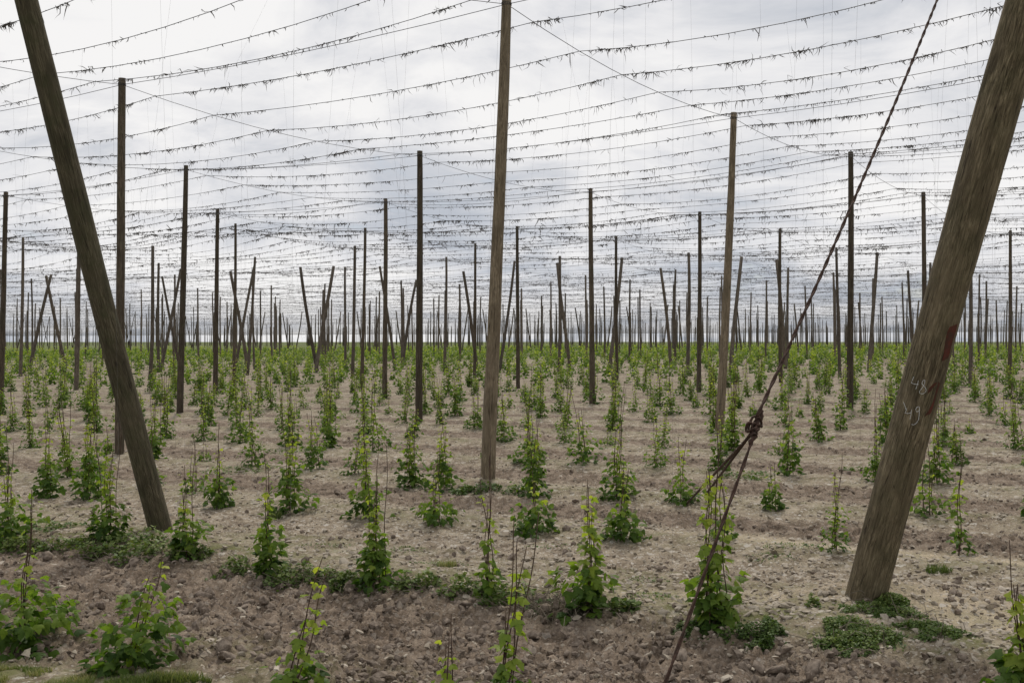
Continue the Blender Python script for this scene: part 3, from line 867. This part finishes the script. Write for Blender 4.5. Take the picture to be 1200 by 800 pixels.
def plant_data(seed, h=1.0, w=.24, bush=130, shoots=4, hb=.55, size=.075, lean=(0, 0), bare=0.25, spread=.06):
    """leaves of the basal bush, shoots as polylines, leaves along the shoots"""
    g = np.random.default_rng(seed)
    lean = np.array(lean)
    n = bush
    z = hb * (g.random(n) ** 1.15) * (0.55 + .45 * g.random(n)) + .03
    prof = w * (1.0 - .42 * (z / hb)) * (.45 + 1.0 * vnoise(z * 6, np.full(n, seed * 1.37), 9))
    az = g.uniform(0, 2 * math.pi, n)
    lump = .55 + .95 * vnoise(az * 1.1 + seed, z * 6, 4)
    rad = prof * lump * np.sqrt(g.uniform(.12, 1, n))
    P = np.stack([rad * np.cos(az) + lean[0] * z / h, rad * np.sin(az) + lean[1] * z / h, z], -1)
    dr = g.uniform(-1.15, .25, n); rl = g.normal(0, .45, n)
    sz = size * g.uniform(.55, 1.25, n) * (1 - .25 * z / hb)
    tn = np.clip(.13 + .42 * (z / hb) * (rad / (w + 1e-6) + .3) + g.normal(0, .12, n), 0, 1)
    bushd = [P, az + g.normal(0, .5, n), dr, rl, sz, tn]
    stems = []; SP = [[] for _ in range(6)]
    for s in range(shoots):
        hs = h * g.uniform(.62, 1.08) if s else h
        a0 = g.uniform(0, 6.28); r0 = g.uniform(.01, spread)
        m = max(6, int(hs / .07))
        zz_ = np.linspace(0, hs, m)
        tw = g.uniform(1.5, 3.5); ph = g.uniform(0, 6.28)
        cx = r0 * math.cos(a0) * (1 - .5 * zz_ / hs) + .014 * np.cos(tw * zz_ * 3 + ph) + lean[0] * zz_ / h + g.normal(0, .03) * zz_
        cy = r0 * math.sin(a0) * (1 - .5 * zz_ / hs) + .014 * np.sin(tw * zz_ * 3 + ph) + lean[1] * zz_ / h + g.normal(0, .03) * zz_
        L_ = np.stack([cx, cy, zz_], -1); stems.append(L_)
        zn = .10 + g.uniform(0, .08); pa = g.uniform(0, 6.28)
        while zn < hs * (1 - bare * g.uniform(0, .5)):
            for o in (0, math.pi):
                if g.random() < .14: continue
                c = np.array([np.interp(zn, zz_, L_[:, q]) for q in range(3)])
                a = pa + o + g.normal(0, .35)
                pet = g.uniform(.015, .05)
                tfr = zn / hs
                SP[0].append(c + np.array([math.cos(a) * pet, math.sin(a) * pet, g.uniform(-.01, .02)]))
                SP[1].append(a); SP[2].append(g.uniform(-1.0, .2)); SP[3].append(g.normal(0, .35))
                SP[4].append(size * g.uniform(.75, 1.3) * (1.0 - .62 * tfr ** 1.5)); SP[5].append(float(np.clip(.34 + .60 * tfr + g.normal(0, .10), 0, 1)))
            pa += 1.57; zn += g.uniform(.055, .11)
    for s in range(int(g.integers(0, 3))):      # bare young bines reaching above the leaves
        hs = h * g.uniform(1.0, 1.38); a0 = g.uniform(0, 6.28); r0 = g.uniform(.01, .09)
        zz_ = np.linspace(0, hs, 14)
        dx_, dy_ = g.normal(0, .05, 2)
        stems.append(np.stack([r0 * math.cos(a0) + dx_ * zz_ + .01 * np.sin(zz_ * 7 + a0) + lean[0] * zz_ / h, r0 * math.sin(a0) + dy_ * zz_ + .01 * np.cos(zz_ * 7 + a0) + lean[1] * zz_ / h, zz_], -1))
    SP = [np.array(q) for q in SP]
    return bushd, stems, SP
def stem_batch(stems, r=.0055, k=5):
    b = Batch()
    for P in stems: b.add(*tube(P, np.linspace(r, r * .55, len(P)), k))
    return b
# leaf meshes shared by the leaves that are objects of their own
leaf_meshes = []
for v in range(6):
    V, F = TPL[2]
    V = V.copy(); g = np.random.default_rng(v); V[:, 2] += g.normal(0, .03, len(V)); V[:, 0] *= g.uniform(.85, 1.1)
    leaf_meshes.append(mesh_np('leaf', V, F, M['leaf'], True, {'tint': np.full(len(V), .25 + .15 * v)}))
def near_plant(p, label, seed, group, detail=True, q=2, **kw):
    bushd, stems, SP = plant_data(seed, **kw)
    o = bpy.data.objects.new('hop_plant', None); link(o)
    o.location = (p[0], p[1], gz(*p) + .0); o.empty_display_size = .1
    tag(o, label, 'hop plant', group)
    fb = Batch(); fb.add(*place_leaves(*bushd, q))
    if detail:
        idx = np.argsort(-SP[0][:, 2] * .5 - SP[4] * 8)[:70]
        s, t, n = leaf_frames(SP[1], SP[2], SP[3])
        for i in idx:
            lo = bpy.data.objects.new('leaf', leaf_meshes[int(np.clip((SP[5][i] - .2) / .15, 0, 5))]); link(lo, o)
            z_ = SP[4][i]
            mt = Matrix((( *[0.0] * 4,), (*[0.0] * 4,), (*[0.0] * 4,), (0, 0, 0, 1)))
            for r_ in range(3):
                mt[r_][0] = s[i][r_] * z_; mt[r_][1] = t[i][r_] * z_; mt[r_][2] = n[i][r_] * z_; mt[r_][3] = SP[0][i][r_]
            lo.matrix_basis = mt
        rest_ = np.setdiff1d(np.arange(len(SP[0])), idx)
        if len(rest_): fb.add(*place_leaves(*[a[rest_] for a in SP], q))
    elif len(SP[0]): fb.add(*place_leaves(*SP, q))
    c = fb.build('foliage', M['leaf'], o); c['kind'] = 'stuff'
    stem_batch(stems).build('shoots', M['stem'], o)
    return o
G0 = 'hop plants at the bottom edge'; G1 = 'hop plants in the front row'; G2 = 'hop plants in the second row'
NEAR = [
    # px, py, label, seed, group, kwargs
    (22, 764, 'big bushy hop plant at the left edge with a tall shoot', 1, G0, dict(h=1.15, w=.44, bush=360, shoots=3, hb=.58, size=.088, lean=(.10, 0), bare=.4)),
    (150, 788, 'dark green hop bush leaning right beside the grass at lower left', 2, G0, dict(h=.88, w=.30, bush=250, shoots=3, hb=.62, size=.088, lean=(.22, .05), bare=.1)),
    (335, 838, 'light green hop shoot slanting right, cut by the bottom edge', 3, G0, dict(h=1.02, w=.30, bush=110, shoots=3, hb=.40, size=.10, lean=(.24, .1), bare=.3)),
    (520, 862, 'small pale hop plant barely showing at the bottom edge', 4, G0, dict(h=.62, w=.22, bush=50, shoots=3, hb=.3, size=.085, lean=(.05, .1), bare=.2)),
    (588, 850, 'upright hop shoot with pale leaves at the bottom edge, right of centre', 5, G0, dict(h=1.08, w=.25, bush=80, shoots=3, hb=.36, size=.10, lean=(.10, .12), bare=.35)),
    (1196, 842, 'large pale-leaved hop plant cut off at the bottom right corner', 6, G0, dict(h=.85, w=.30, bush=90, shoots=4, hb=.45, size=.13, lean=(.0, .0), bare=.1)),
    (10, 638, 'dense rounded hop bush at the left edge, front row', 7, G1, dict(h=1.0, w=.40, bush=220, shoots=4, hb=.60, size=.095)),
    (126, 634, 'hop plant with two shoots left of the left leaning pole', 8, G1, dict(h=1.12, w=.30, bush=150, shoots=4, hb=.50, size=.095)),
    (219, 655, 'hop plant close to the right of the left leaning pole', 9, G1, dict(h=1.0, w=.25, bush=120, shoots=4, hb=.52, size=.09)),
    (316, 674, 'narrow hop column with a bare tall shoot, right of the left leaning pole', 10, G1, dict(h=1.25, w=.20, bush=120, shoots=3, hb=.55, size=.09, bare=.6)),
    (440, 688, 'dense dark hop column with pale shoots in the front row', 11, G1, dict(h=1.05, w=.24, bush=150, shoots=4, hb=.55, size=.095, bare=.4)),
    (573, 700, 'thin open hop plant with few leaves below the tall middle pole', 12, G1, dict(h=1.05, w=.22, bush=40, shoots=3, hb=.28, size=.085, bare=.3)),
    (690, 722, 'tall leafy hop plant with a side branch, right of the middle pole', 13, G1, dict(h=1.15, w=.27, bush=110, shoots=4, hb=.50, size=.11, bare=.2)),
    (838, 738, 'hop plant crossed by the rusty cable above a dark weed mat', 14, G1, dict(h=1.30, w=.24, bush=120, shoots=5, hb=.50, size=.105, spread=.15, bare=.2)),
    (1128, 650, 'sparse thin hop plant with two stems right of the big leaning pole', 15, G1, dict(h=1.25, w=.13, bush=22, shoots=2, hb=.3, size=.085, spread=.1, bare=.7)),
    (428, 607, 'loose hop plant with several pale shoots behind the front row', 16, G2, dict(h=1.25, w=.28, bush=130, shoots=4, hb=.50, size=.085, bare=.5)),
    (512, 614, 'low hop bush with one short shoot behind the front row', 17, G2, dict(h=.75, w=.30, bush=130, shoots=2, hb=.36, size=.08)),
    (628, 624, 'low spreading hop bush right below the middle pole', 18, G2, dict(h=.62, w=.34, bush=160, shoots=2, hb=.36, size=.085)),
    (732, 632, 'round low hop bush with pale shoots on top', 19, G2, dict(h=.85, w=.26, bush=140, shoots=3, hb=.40, size=.085)),
    (800, 588, 'hop plant at the ground end of the two cable strands', 20, G2, dict(h=.85, w=.28, bush=110, shoots=2, hb=.34, size=.08)),
    (340, 600, 'tall dense hop column behind the narrow front-row column', 21, G2, dict(h=1.25, w=.27, bush=170, shoots=5, hb=.75, size=.085)),
    (257, 595, 'hop plant with wide leafy top in the second row', 22, G2, dict(h=.9, w=.28, bush=140, shoots=3, hb=.55, size=.085)),
    (105, 586, 'tall narrow hop column left of the left leaning pole', 23, G2, dict(h=1.25, w=.26, bush=160, shoots=5, hb=.85, size=.085)),
    (56, 584, 'tall hop plant with a thin dark shoot near the left edge', 24, G2, dict(h=1.15, w=.28, bush=150, shoots=4, hb=.65, size=.085)),
    (905, 597, 'small low hop plant right of the rusty cable', 25, G2, dict(h=.6, w=.17, bush=80, shoots=3, hb=.36, size=.075)),
    (480, 572, 'tall bushy hop column left of the middle pole foot', 26, G2, dict(h=1.15, w=.27, bush=170, shoots=5, hb=.75, size=.085)),
    (518, 574, 'hop plant with a spreading base at the foot of the middle pole', 27, G2, dict(h=1.15, w=.25, bush=130, shoots=4, hb=.6, size=.085)),
    (626, 582, 'tall hop column just right of the middle pole foot', 28, G2, dict(h=1.2, w=.26, bush=170, shoots=5, hb=.75, size=.085)),
    (724, 584, 'broad hop plant with a tall dark shoot, between middle pole and cable', 29, G2, dict(h=1.35, w=.30, bush=150, shoots=4, hb=.6, size=.085, bare=.4)),
    (1098, 567, 'narrow hop column close behind the big leaning pole', 30, G2, dict(h=1.0, w=.22, bush=130, shoots=4, hb=.6, size=.08)),
]
taken = []
for px, py, lb, sd_, gp, kw in NEAR:
    p = at(px, py); taken.append(p)
    near_plant(p, lb, sd_, gp, detail=(gp in (G0, G1)), q=2, **kw)

# plants of the field behind: shared meshes, copied
field_protos = []
for v in range(20):
    g = random.Random(100 + v)
    big = v % 4 != 3
    kw = dict(h=g.uniform(.85, 1.5), w=g.uniform(.18, .33), bush=g.randint(90, 180), shoots=g.randint(3, 6), hb=g.uniform(.45, 1.0), size=.085, bare=g.uniform(.1, .6), spread=g.uniform(.05, .16), lean=(g.uniform(-.12, .12), g.uniform(-.12, .12))) if big else \
         dict(h=g.uniform(.45, .7), w=g.uniform(.18, .30), bush=g.randint(60, 90), shoots=2, hb=.32, size=.075)
    bushd, stems, SP = plant_data(300 + v, **kw)
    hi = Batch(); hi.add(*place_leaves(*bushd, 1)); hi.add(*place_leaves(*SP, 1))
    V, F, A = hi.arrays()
    fm = mesh_np('foliage', V, F, M['leaf'], True, {'tint': A})
    V, F, A = stem_batch(stems, .0065, 4).arrays()
    sm = mesh_np('shoots', V, F, M['stem'], True, {'tint': A})
    # light version for far away
    lo = Batch()
    for dset in (bushd, SP):
        m = np.arange(0, len(dset[0]), 3)
        d2 = [a[m] for a in dset]; d2[4] = d2[4] * 1.8
        lo.add(*place_leaves(*d2, 0))
    far_ = Batch()
    for dset in (bushd, SP):
        m = np.arange(0, len(dset[0]), 13)
        d2 = [a[m] for a in dset]; d2[4] = d2[4] * 3.4
        far_.add(*place_leaves(*d2, 0))
    field_protos.append((fm, sm, lo.arrays(), far_.arrays()))
spots = []
prow = np.random.default_rng(23)
for r_ in range(-3, 92):
    n = N0 + ROWSP * r_
    s_ = -260.0 + prow.uniform(0, 1)
    while s_ < 160:
        s_ += (1.22 if n < 130 else 2.0) * prow.uniform(.8, 1.2)
        p = NRM * (n + prow.normal(0, .10)) + TAN * s_
        if p[1] < 6 or p[1] > 262 or not in_view(p[0], p[1], .5, 1.0): continue
        if prow.random() < .13: continue
        if r_ <= 0 and p[1] < 22:
            # the front rows were planted one by one above; only fill gaps well away from those
            if r_ <= -2 or min(math.hypot(*(p - q)) for q in taken) < 0.85: continue
        elif min(math.hypot(*(p - q)) for q in taken) < 0.5: continue
        spots.append((p[1], p[0]))
spots.sort()
NIND = 300 - len(NEAR)
mass = {}
MV = Batch()
for i, (y, x) in enumerate(spots):
    v = int(prow.integers(0, 20)); ang = prow.uniform(0, 6.28); sc = prow.uniform(.68, 1.18)
    z = float(ground_base(x, y)) + .06
    fm, sm, lo, far_ = field_protos[v]
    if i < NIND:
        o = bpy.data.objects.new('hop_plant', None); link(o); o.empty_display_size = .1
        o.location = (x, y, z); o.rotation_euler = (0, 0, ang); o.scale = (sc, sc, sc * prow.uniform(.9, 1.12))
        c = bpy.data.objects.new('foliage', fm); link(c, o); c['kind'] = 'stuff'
        link(bpy.data.objects.new('shoots', sm), o)
        if y < 25: tag(o, 'leafy young hop plant in the rows just behind the nearest poles', 'hop plant', 'hop plants behind the nearest poles')
        else: tag(o, 'small bushy hop plant in the rows of the middle distance', 'hop plant', 'hop plants in the middle distance')
    else:
        V, F, A = lo if y < 120 else far_
        ca, sa = math.cos(ang) * sc, math.sin(ang) * sc
        W_ = np.stack([V[:, 0] * ca - V[:, 1] * sa + x, V[:, 0] * sa + V[:, 1] * ca + y, V[:, 2] * sc + z], -1)
        MV.add(W_, F, A)
tag(MV.build('distant_hop_plants', M['leaf']), 'green mass of distant hop plants filling the field to the horizon', 'hop plants', kind='stuff')

# ------------------------------------------------------------------ clods and stones
def ico(sub):
    import bmesh
    bm = bmesh.new(); bmesh.ops.create_icosphere(bm, subdivisions=sub, radius=1)
    V = np.array([v.co[:] for v in bm.verts]); bm.verts.index_update()
    F = np.array([[v.index for v in f.verts] for f in bm.faces]); bm.free()
    return V, F
ICO = {1: ico(1), 2: ico(2)}
srng = np.random.default_rng(77)
def scatter_rocks(name, pts, sizes, sub, mat, flat, label, cat, sink=.35):
    V, F = ICO[sub]
    n = len(pts)
    var = []
    for _ in range(14):
        o3 = srng.uniform(0, 50, 3)
        nz = 1.3 * (fbm(V[:, 0] * 1.9 + V[:, 2] * 1.2 + o3[0], V[:, 1] * 1.9 - V[:, 2] * 1.1 + o3[1], 3, 3) - .5)
        nz2 = srng.normal(0, .13 if sub == 1 else .07, len(V))
        var.append(V * (1 + 1.1 * nz + nz2)[:, None] * srng.uniform(.75, 1.25, 3)[None])
    var = np.stack(var)
    vi = srng.integers(0, 14, n)
    Q = var[vi]
    sc = np.stack([sizes * srng.uniform(.7, 1.35, n), sizes * srng.uniform(.7, 1.2, n), sizes * flat * srng.uniform(.7, 1.25, n)], -1)
    Q = Q * sc[:, None]
    a = srng.uniform(0, 6.28, n); ca, sa = np.cos(a)[:, None], np.sin(a)[:, None]
    tx = srng.normal(0, .3, n)[:, None]
    x = Q[..., 0] * ca - Q[..., 1] * sa; y = Q[..., 0] * sa + Q[..., 1] * ca; z = Q[..., 2] + tx * Q[..., 0]
    gzv = ground_z(pts[:, 0], pts[:, 1])
    W_ = np.stack([x + pts[:, :1], y + pts[:, 1:2], z + (gzv + sizes * flat * (1 - 2 * sink))[:, None]], -1)
    k = len(V)
    Fx = (np.arange(n)[:, None, None] * k + F[None]).reshape(-1, 3)
    tag(obj_np(name, W_.reshape(-1, 3), Fx, mat, None, sub == 2), label, cat, kind='stuff')
def scatter_pts(n, dmin, dmax, f=1.12):
    u = srng.random(n)
    d = 1 / (1 / dmin + (1 / dmax - 1 / dmin) * u)      # denser close to the camera
    return np.stack([srng.uniform(-1, 1, n) * (.4348 * f * d + .3), d], -1)
pts = scatter_pts(48000, 6.2, 28); nn = pts @ NRM; tm = till_mask(pts[:, 0], pts[:, 1])
c = pts[(grass_corner(pts[:, 0], pts[:, 1]) < .2) & (srng.random(len(pts)) < tm * np.clip(1.4 * fbm(pts[:, 0] * 1.3, pts[:, 1] * 1.3, 88, 2), 0, 1))]
scatter_rocks('soil_clods', c, np.clip(srng.gamma(1.3, 0.0085, len(c)), .005, .045), 1, M['clod'], .85, 'loose crumbly brown clods on the tilled strips', 'soil clods', .3)
pts = scatter_pts(900, 6.2, 13); pts = pts[(grass_corner(pts[:, 0], pts[:, 1]) < .1) & (pts @ NRM < 8.7) & (fbm(pts[:, 0] * 1.1, pts[:, 1] * 1.1, 89, 2) > .45)]
scatter_rocks('large_clods', pts, np.clip(srng.gamma(2.4, .014, len(pts)), .02, .075), 2, M['clod'], .7, 'large rough clods lying in the tilled strip in front', 'soil clods', .38)
pts = scatter_pts(42000, 7.0, 40); tm = till_mask(pts[:, 0], pts[:, 1])
nn = pts @ NRM
sandy = (np.abs(nn - 12.55) < .32) & (pts[:, 0] > 1.9)
c = pts[(grass_corner(pts[:, 0], pts[:, 1]) < .4) & (srng.random(len(pts)) < np.where(sandy, .12, 1)) & (srng.random(len(pts)) < np.clip(1.0 - .86 * tm, .08, 1) * (.25 + .9 * fbm(pts[:, 0] * .9, pts[:, 1] * .9, 90, 2)))]
scatter_rocks('pebbles', c, np.clip(srng.gamma(2.2, .0072, len(c)), .005, .036), 1, M['stone'], .55, 'pale pebbles strewn over the stony strips between the rows', 'pebbles', .35)

# ------------------------------------------------------------------ weeds and grass
wrng = np.random.default_rng(55)
def weed_patch(name, blobs, per, size, hgt, label, cat, tint=.4, mat='weed', stalks=0):
    bt = Batch(); sb = Batch()
    for (px, py, rx, ry) in blobs:
        c = at(px, py); k = c[1] / FPX
        n = int(per)
        a = wrng.uniform(0, 6.28, n); r = np.sqrt(wrng.random(n)) * (.75 + .4 * vnoise(a * 1.2, np.full(n, px * .1), 2)) * np.where(wrng.random(n) < .14, 1.45, 1)
        P = np.stack([c[0] + rx * k * r * np.cos(a), c[1] + ry * r * np.sin(a)], -1)
        kp = vnoise(P[:, 0] * 11, P[:, 1] * 11, 16) + .45 * (1 - r) > .48
        P, r = P[kp], r[kp]; n = len(P)
        hz = hgt * np.clip(1 - .85 * r ** 2, .08, 1) * wrng.random(n) ** .7 * (.4 + .9 * vnoise(P[:, 0] * 9, P[:, 1] * 9, 6))
        P = np.concatenate([P, (ground_z(P[:, 0], P[:, 1], False) + .01 + hz)[:, None]], 1)
        bt.add(*place_leaves(P, wrng.uniform(0, 6.28, n), wrng.uniform(-.7, .9, n), wrng.normal(0, .5, n), size * wrng.uniform(.6, 1.4, n), np.clip(tint + .3 * hz / hgt + wrng.normal(0, .13, n), 0, 1), 0))
        for _ in range(stalks):
            a = wrng.uniform(0, 6.28); r = math.sqrt(wrng.random())
            x, y = c[0] + rx * k * r * math.cos(a), c[1] + ry * r * math.sin(a)
            z = gz(x, y); d_ = wrng.normal(0, 1, 2) * .16
            sb.add(*tube(np.array([[x, y, z], [x + d_[0] * .5, y + d_[1] * .5, z + wrng.uniform(.03, .12)], [x + d_[0], y + d_[1], z + wrng.uniform(.01, .16)]]), .003, 3, False))
    o = bt.build(name, M[mat]); tag(o, label, cat, kind='stuff')
    if sb.n:
        s_ = sb.build('dry_stalks', M['dry'], o); s_['kind'] = 'stuff'
weed_patch('weed_patch', [(1012, 716, 34, .20), (990, 735, 34, .2), (985, 752, 34, .15), (1000, 763, 44, .13), (1030, 748, 30, .2), (1058, 722, 30, .18), (1080, 735, 36, .16), (1100, 745, 38, .12), (1045, 706, 26, .14), (975, 758, 22, .1)], 1700, .019, .07, 'dark green creeping weeds at the foot of the big leaning pole', 'weeds', .42, stalks=3)
weed_patch('weed_patch', [(815, 740, 26, .14), (838, 742, 34, .2), (862, 748, 40, .2), (890, 752, 30, .16), (900, 745, 20, .2)], 1600, .021, .11, 'dark green weed mat at the foot of the cable-crossed hop plant', 'weeds', .22)
weed_patch('weed_patch', [(20, 648, 40, .12), (80, 645, 50, .14), (150, 640, 60, .22), (170, 655, 50, .15), (215, 655, 35, .14), (110, 655, 40, .1)], 750, .040, .20, 'tangled green weeds along the ridge under the left leaning pole', 'weeds', .5, stalks=24)
weed_patch('weed_patch', [(275, 676, 28, .14), (345, 682, 36, .16), (385, 684, 30, .12), (405, 690, 24, .1)], 620, .036, .20, 'green and dry weeds between the two front-row hop columns', 'weeds', .48, stalks=30)
weed_patch('weed_patch', [(490, 692, 34, .14), (545, 697, 40, .16), (600, 705, 40, .14), (730, 718, 30, .1)], 560, .038, .18, 'mixed weeds and goosefoot on the ridge below the middle pole', 'weeds', .5, stalks=24)
weed_patch('weed_patch', [(640, 715, 42, .14), (665, 722, 30, .1)], 260, .03, .08, 'withered grey weed heap left of the tall leafy hop plant', 'weeds', .12, stalks=110)
weed_patch('weed_patch', [(565, 575, 26, .25), (610, 577, 26, .25), (545, 578, 20, .2)], 420, .04, .12, 'low weeds round the foot of the tall middle pole', 'weeds', .3)
weed_patch('weed_patch', [(953, 712, 7, .06)], 120, .035, .1, 'single small green weed left of the big leaning pole', 'weeds', .55)
weed_patch('weed_patch', [(870, 560, 40, .4), (1010, 552, 34, .35), (930, 470, 30, .5), (280, 552, 50, .4), (340, 530, 40, .4), (720, 520, 30, .4), (60, 620, 50, .25), (1130, 520, 50, .35)], 260, .045, .06, 'flat scattered weeds among the rows in the middle distance', 'weeds', .4)
weed_patch('weed_patch', [(765, 700, 30, .2), (680, 690, 40, .14), (760, 680, 30, .14), (650, 640, 40, .2), (520, 662, 40, .16), (900, 655, 30, .2), (930, 640, 50, .2), (470, 645, 40, .2), (380, 640, 40, .2)], 190, .02, .025, 'thin flat weeds in the trodden stony strip', 'weeds', .45)
def grass(name, blobs, per, hgt, label):
    bt = Batch()
    for (px, py, rx, ry) in blobs:
        c = at(px, py); k = c[1] / FPX
        n = per
        a = wrng.uniform(0, 6.28, n); r = np.sqrt(wrng.random(n))
        x = c[0] + rx * k * r * np.cos(a); y = c[1] + ry * r * np.sin(a)
        m = vnoise(x * 5, y * 5, 8) > (.42 if hgt < .06 else .25); x, y = x[m], y[m]; n = len(x)
        z = ground_z(x, y, False) - .005
        h = hgt * wrng.uniform(.3, 1.2, n) * (.4 + 1.3 * vnoise(x * 3, y * 3, 18)); az = wrng.uniform(0, 6.28, n); w = wrng.uniform(.0022, .0048, n)
        dx_, dy_ = np.cos(az), np.sin(az)
        b0 = wrng.uniform(.1, .5, n) * h; b1 = b0 * wrng.uniform(1.5, 2.4, n)
        P = lambda ox, oz, s: np.stack([x + dx_ * ox + dy_ * s * w, y + dy_ * ox - dx_ * s * w, z + oz], -1)
        V = np.stack([P(0, 0 * h, -1), P(0, 0 * h, 1), P(b0, h * .6, .8), P(b0, h * .6, -.8), P(b1, h, 0)], 1)
        bt.add(V.reshape(-1, 3), [(np.arange(n)[:, None, None] * 5 + np.array([[0, 1, 2], [0, 2, 3], [3, 2, 4]])[None]).reshape(-1, 3)], np.repeat(np.clip(wrng.normal(.45, .22, n) + 1.0 * (vnoise(x * 4, y * 4, 28) - .5), 0, 1), 5))
    tag(bt.build(name, M['grass']), label, 'grass', kind='stuff')
grass('grass', [(20, 790, 90, .30), (95, 800, 90, .28), (180, 806, 70, .22), (-40, 785, 60, .4), (60, 830, 140, .4)], 5600, .055, 'short yellow-green grass in the lower left corner')
grass('grass_tuft', [(692, 701, 13, .08)], 260, .08, 'bright grass tuft in the stony strip right of the leafy hop plant')
grass('grass_tuft', [(1100, 670, 15, .08)], 260, .07, 'bright grass tuft right of the big leaning pole')
grass('grass_tuft', [(526, 664, 11, .08), (322, 608, 10, .1)], 220, .07, 'small grass tufts on the stony strip left of the middle')
print('objects', len(bpy.data.objects), 'wires', wire_count, 'plants', len(spots), 'poles', len(rest), 'tris', sum(len(o.data.loops) - 2 * len(o.data.polygons) for o in bpy.data.objects if o.type == 'MESH'))
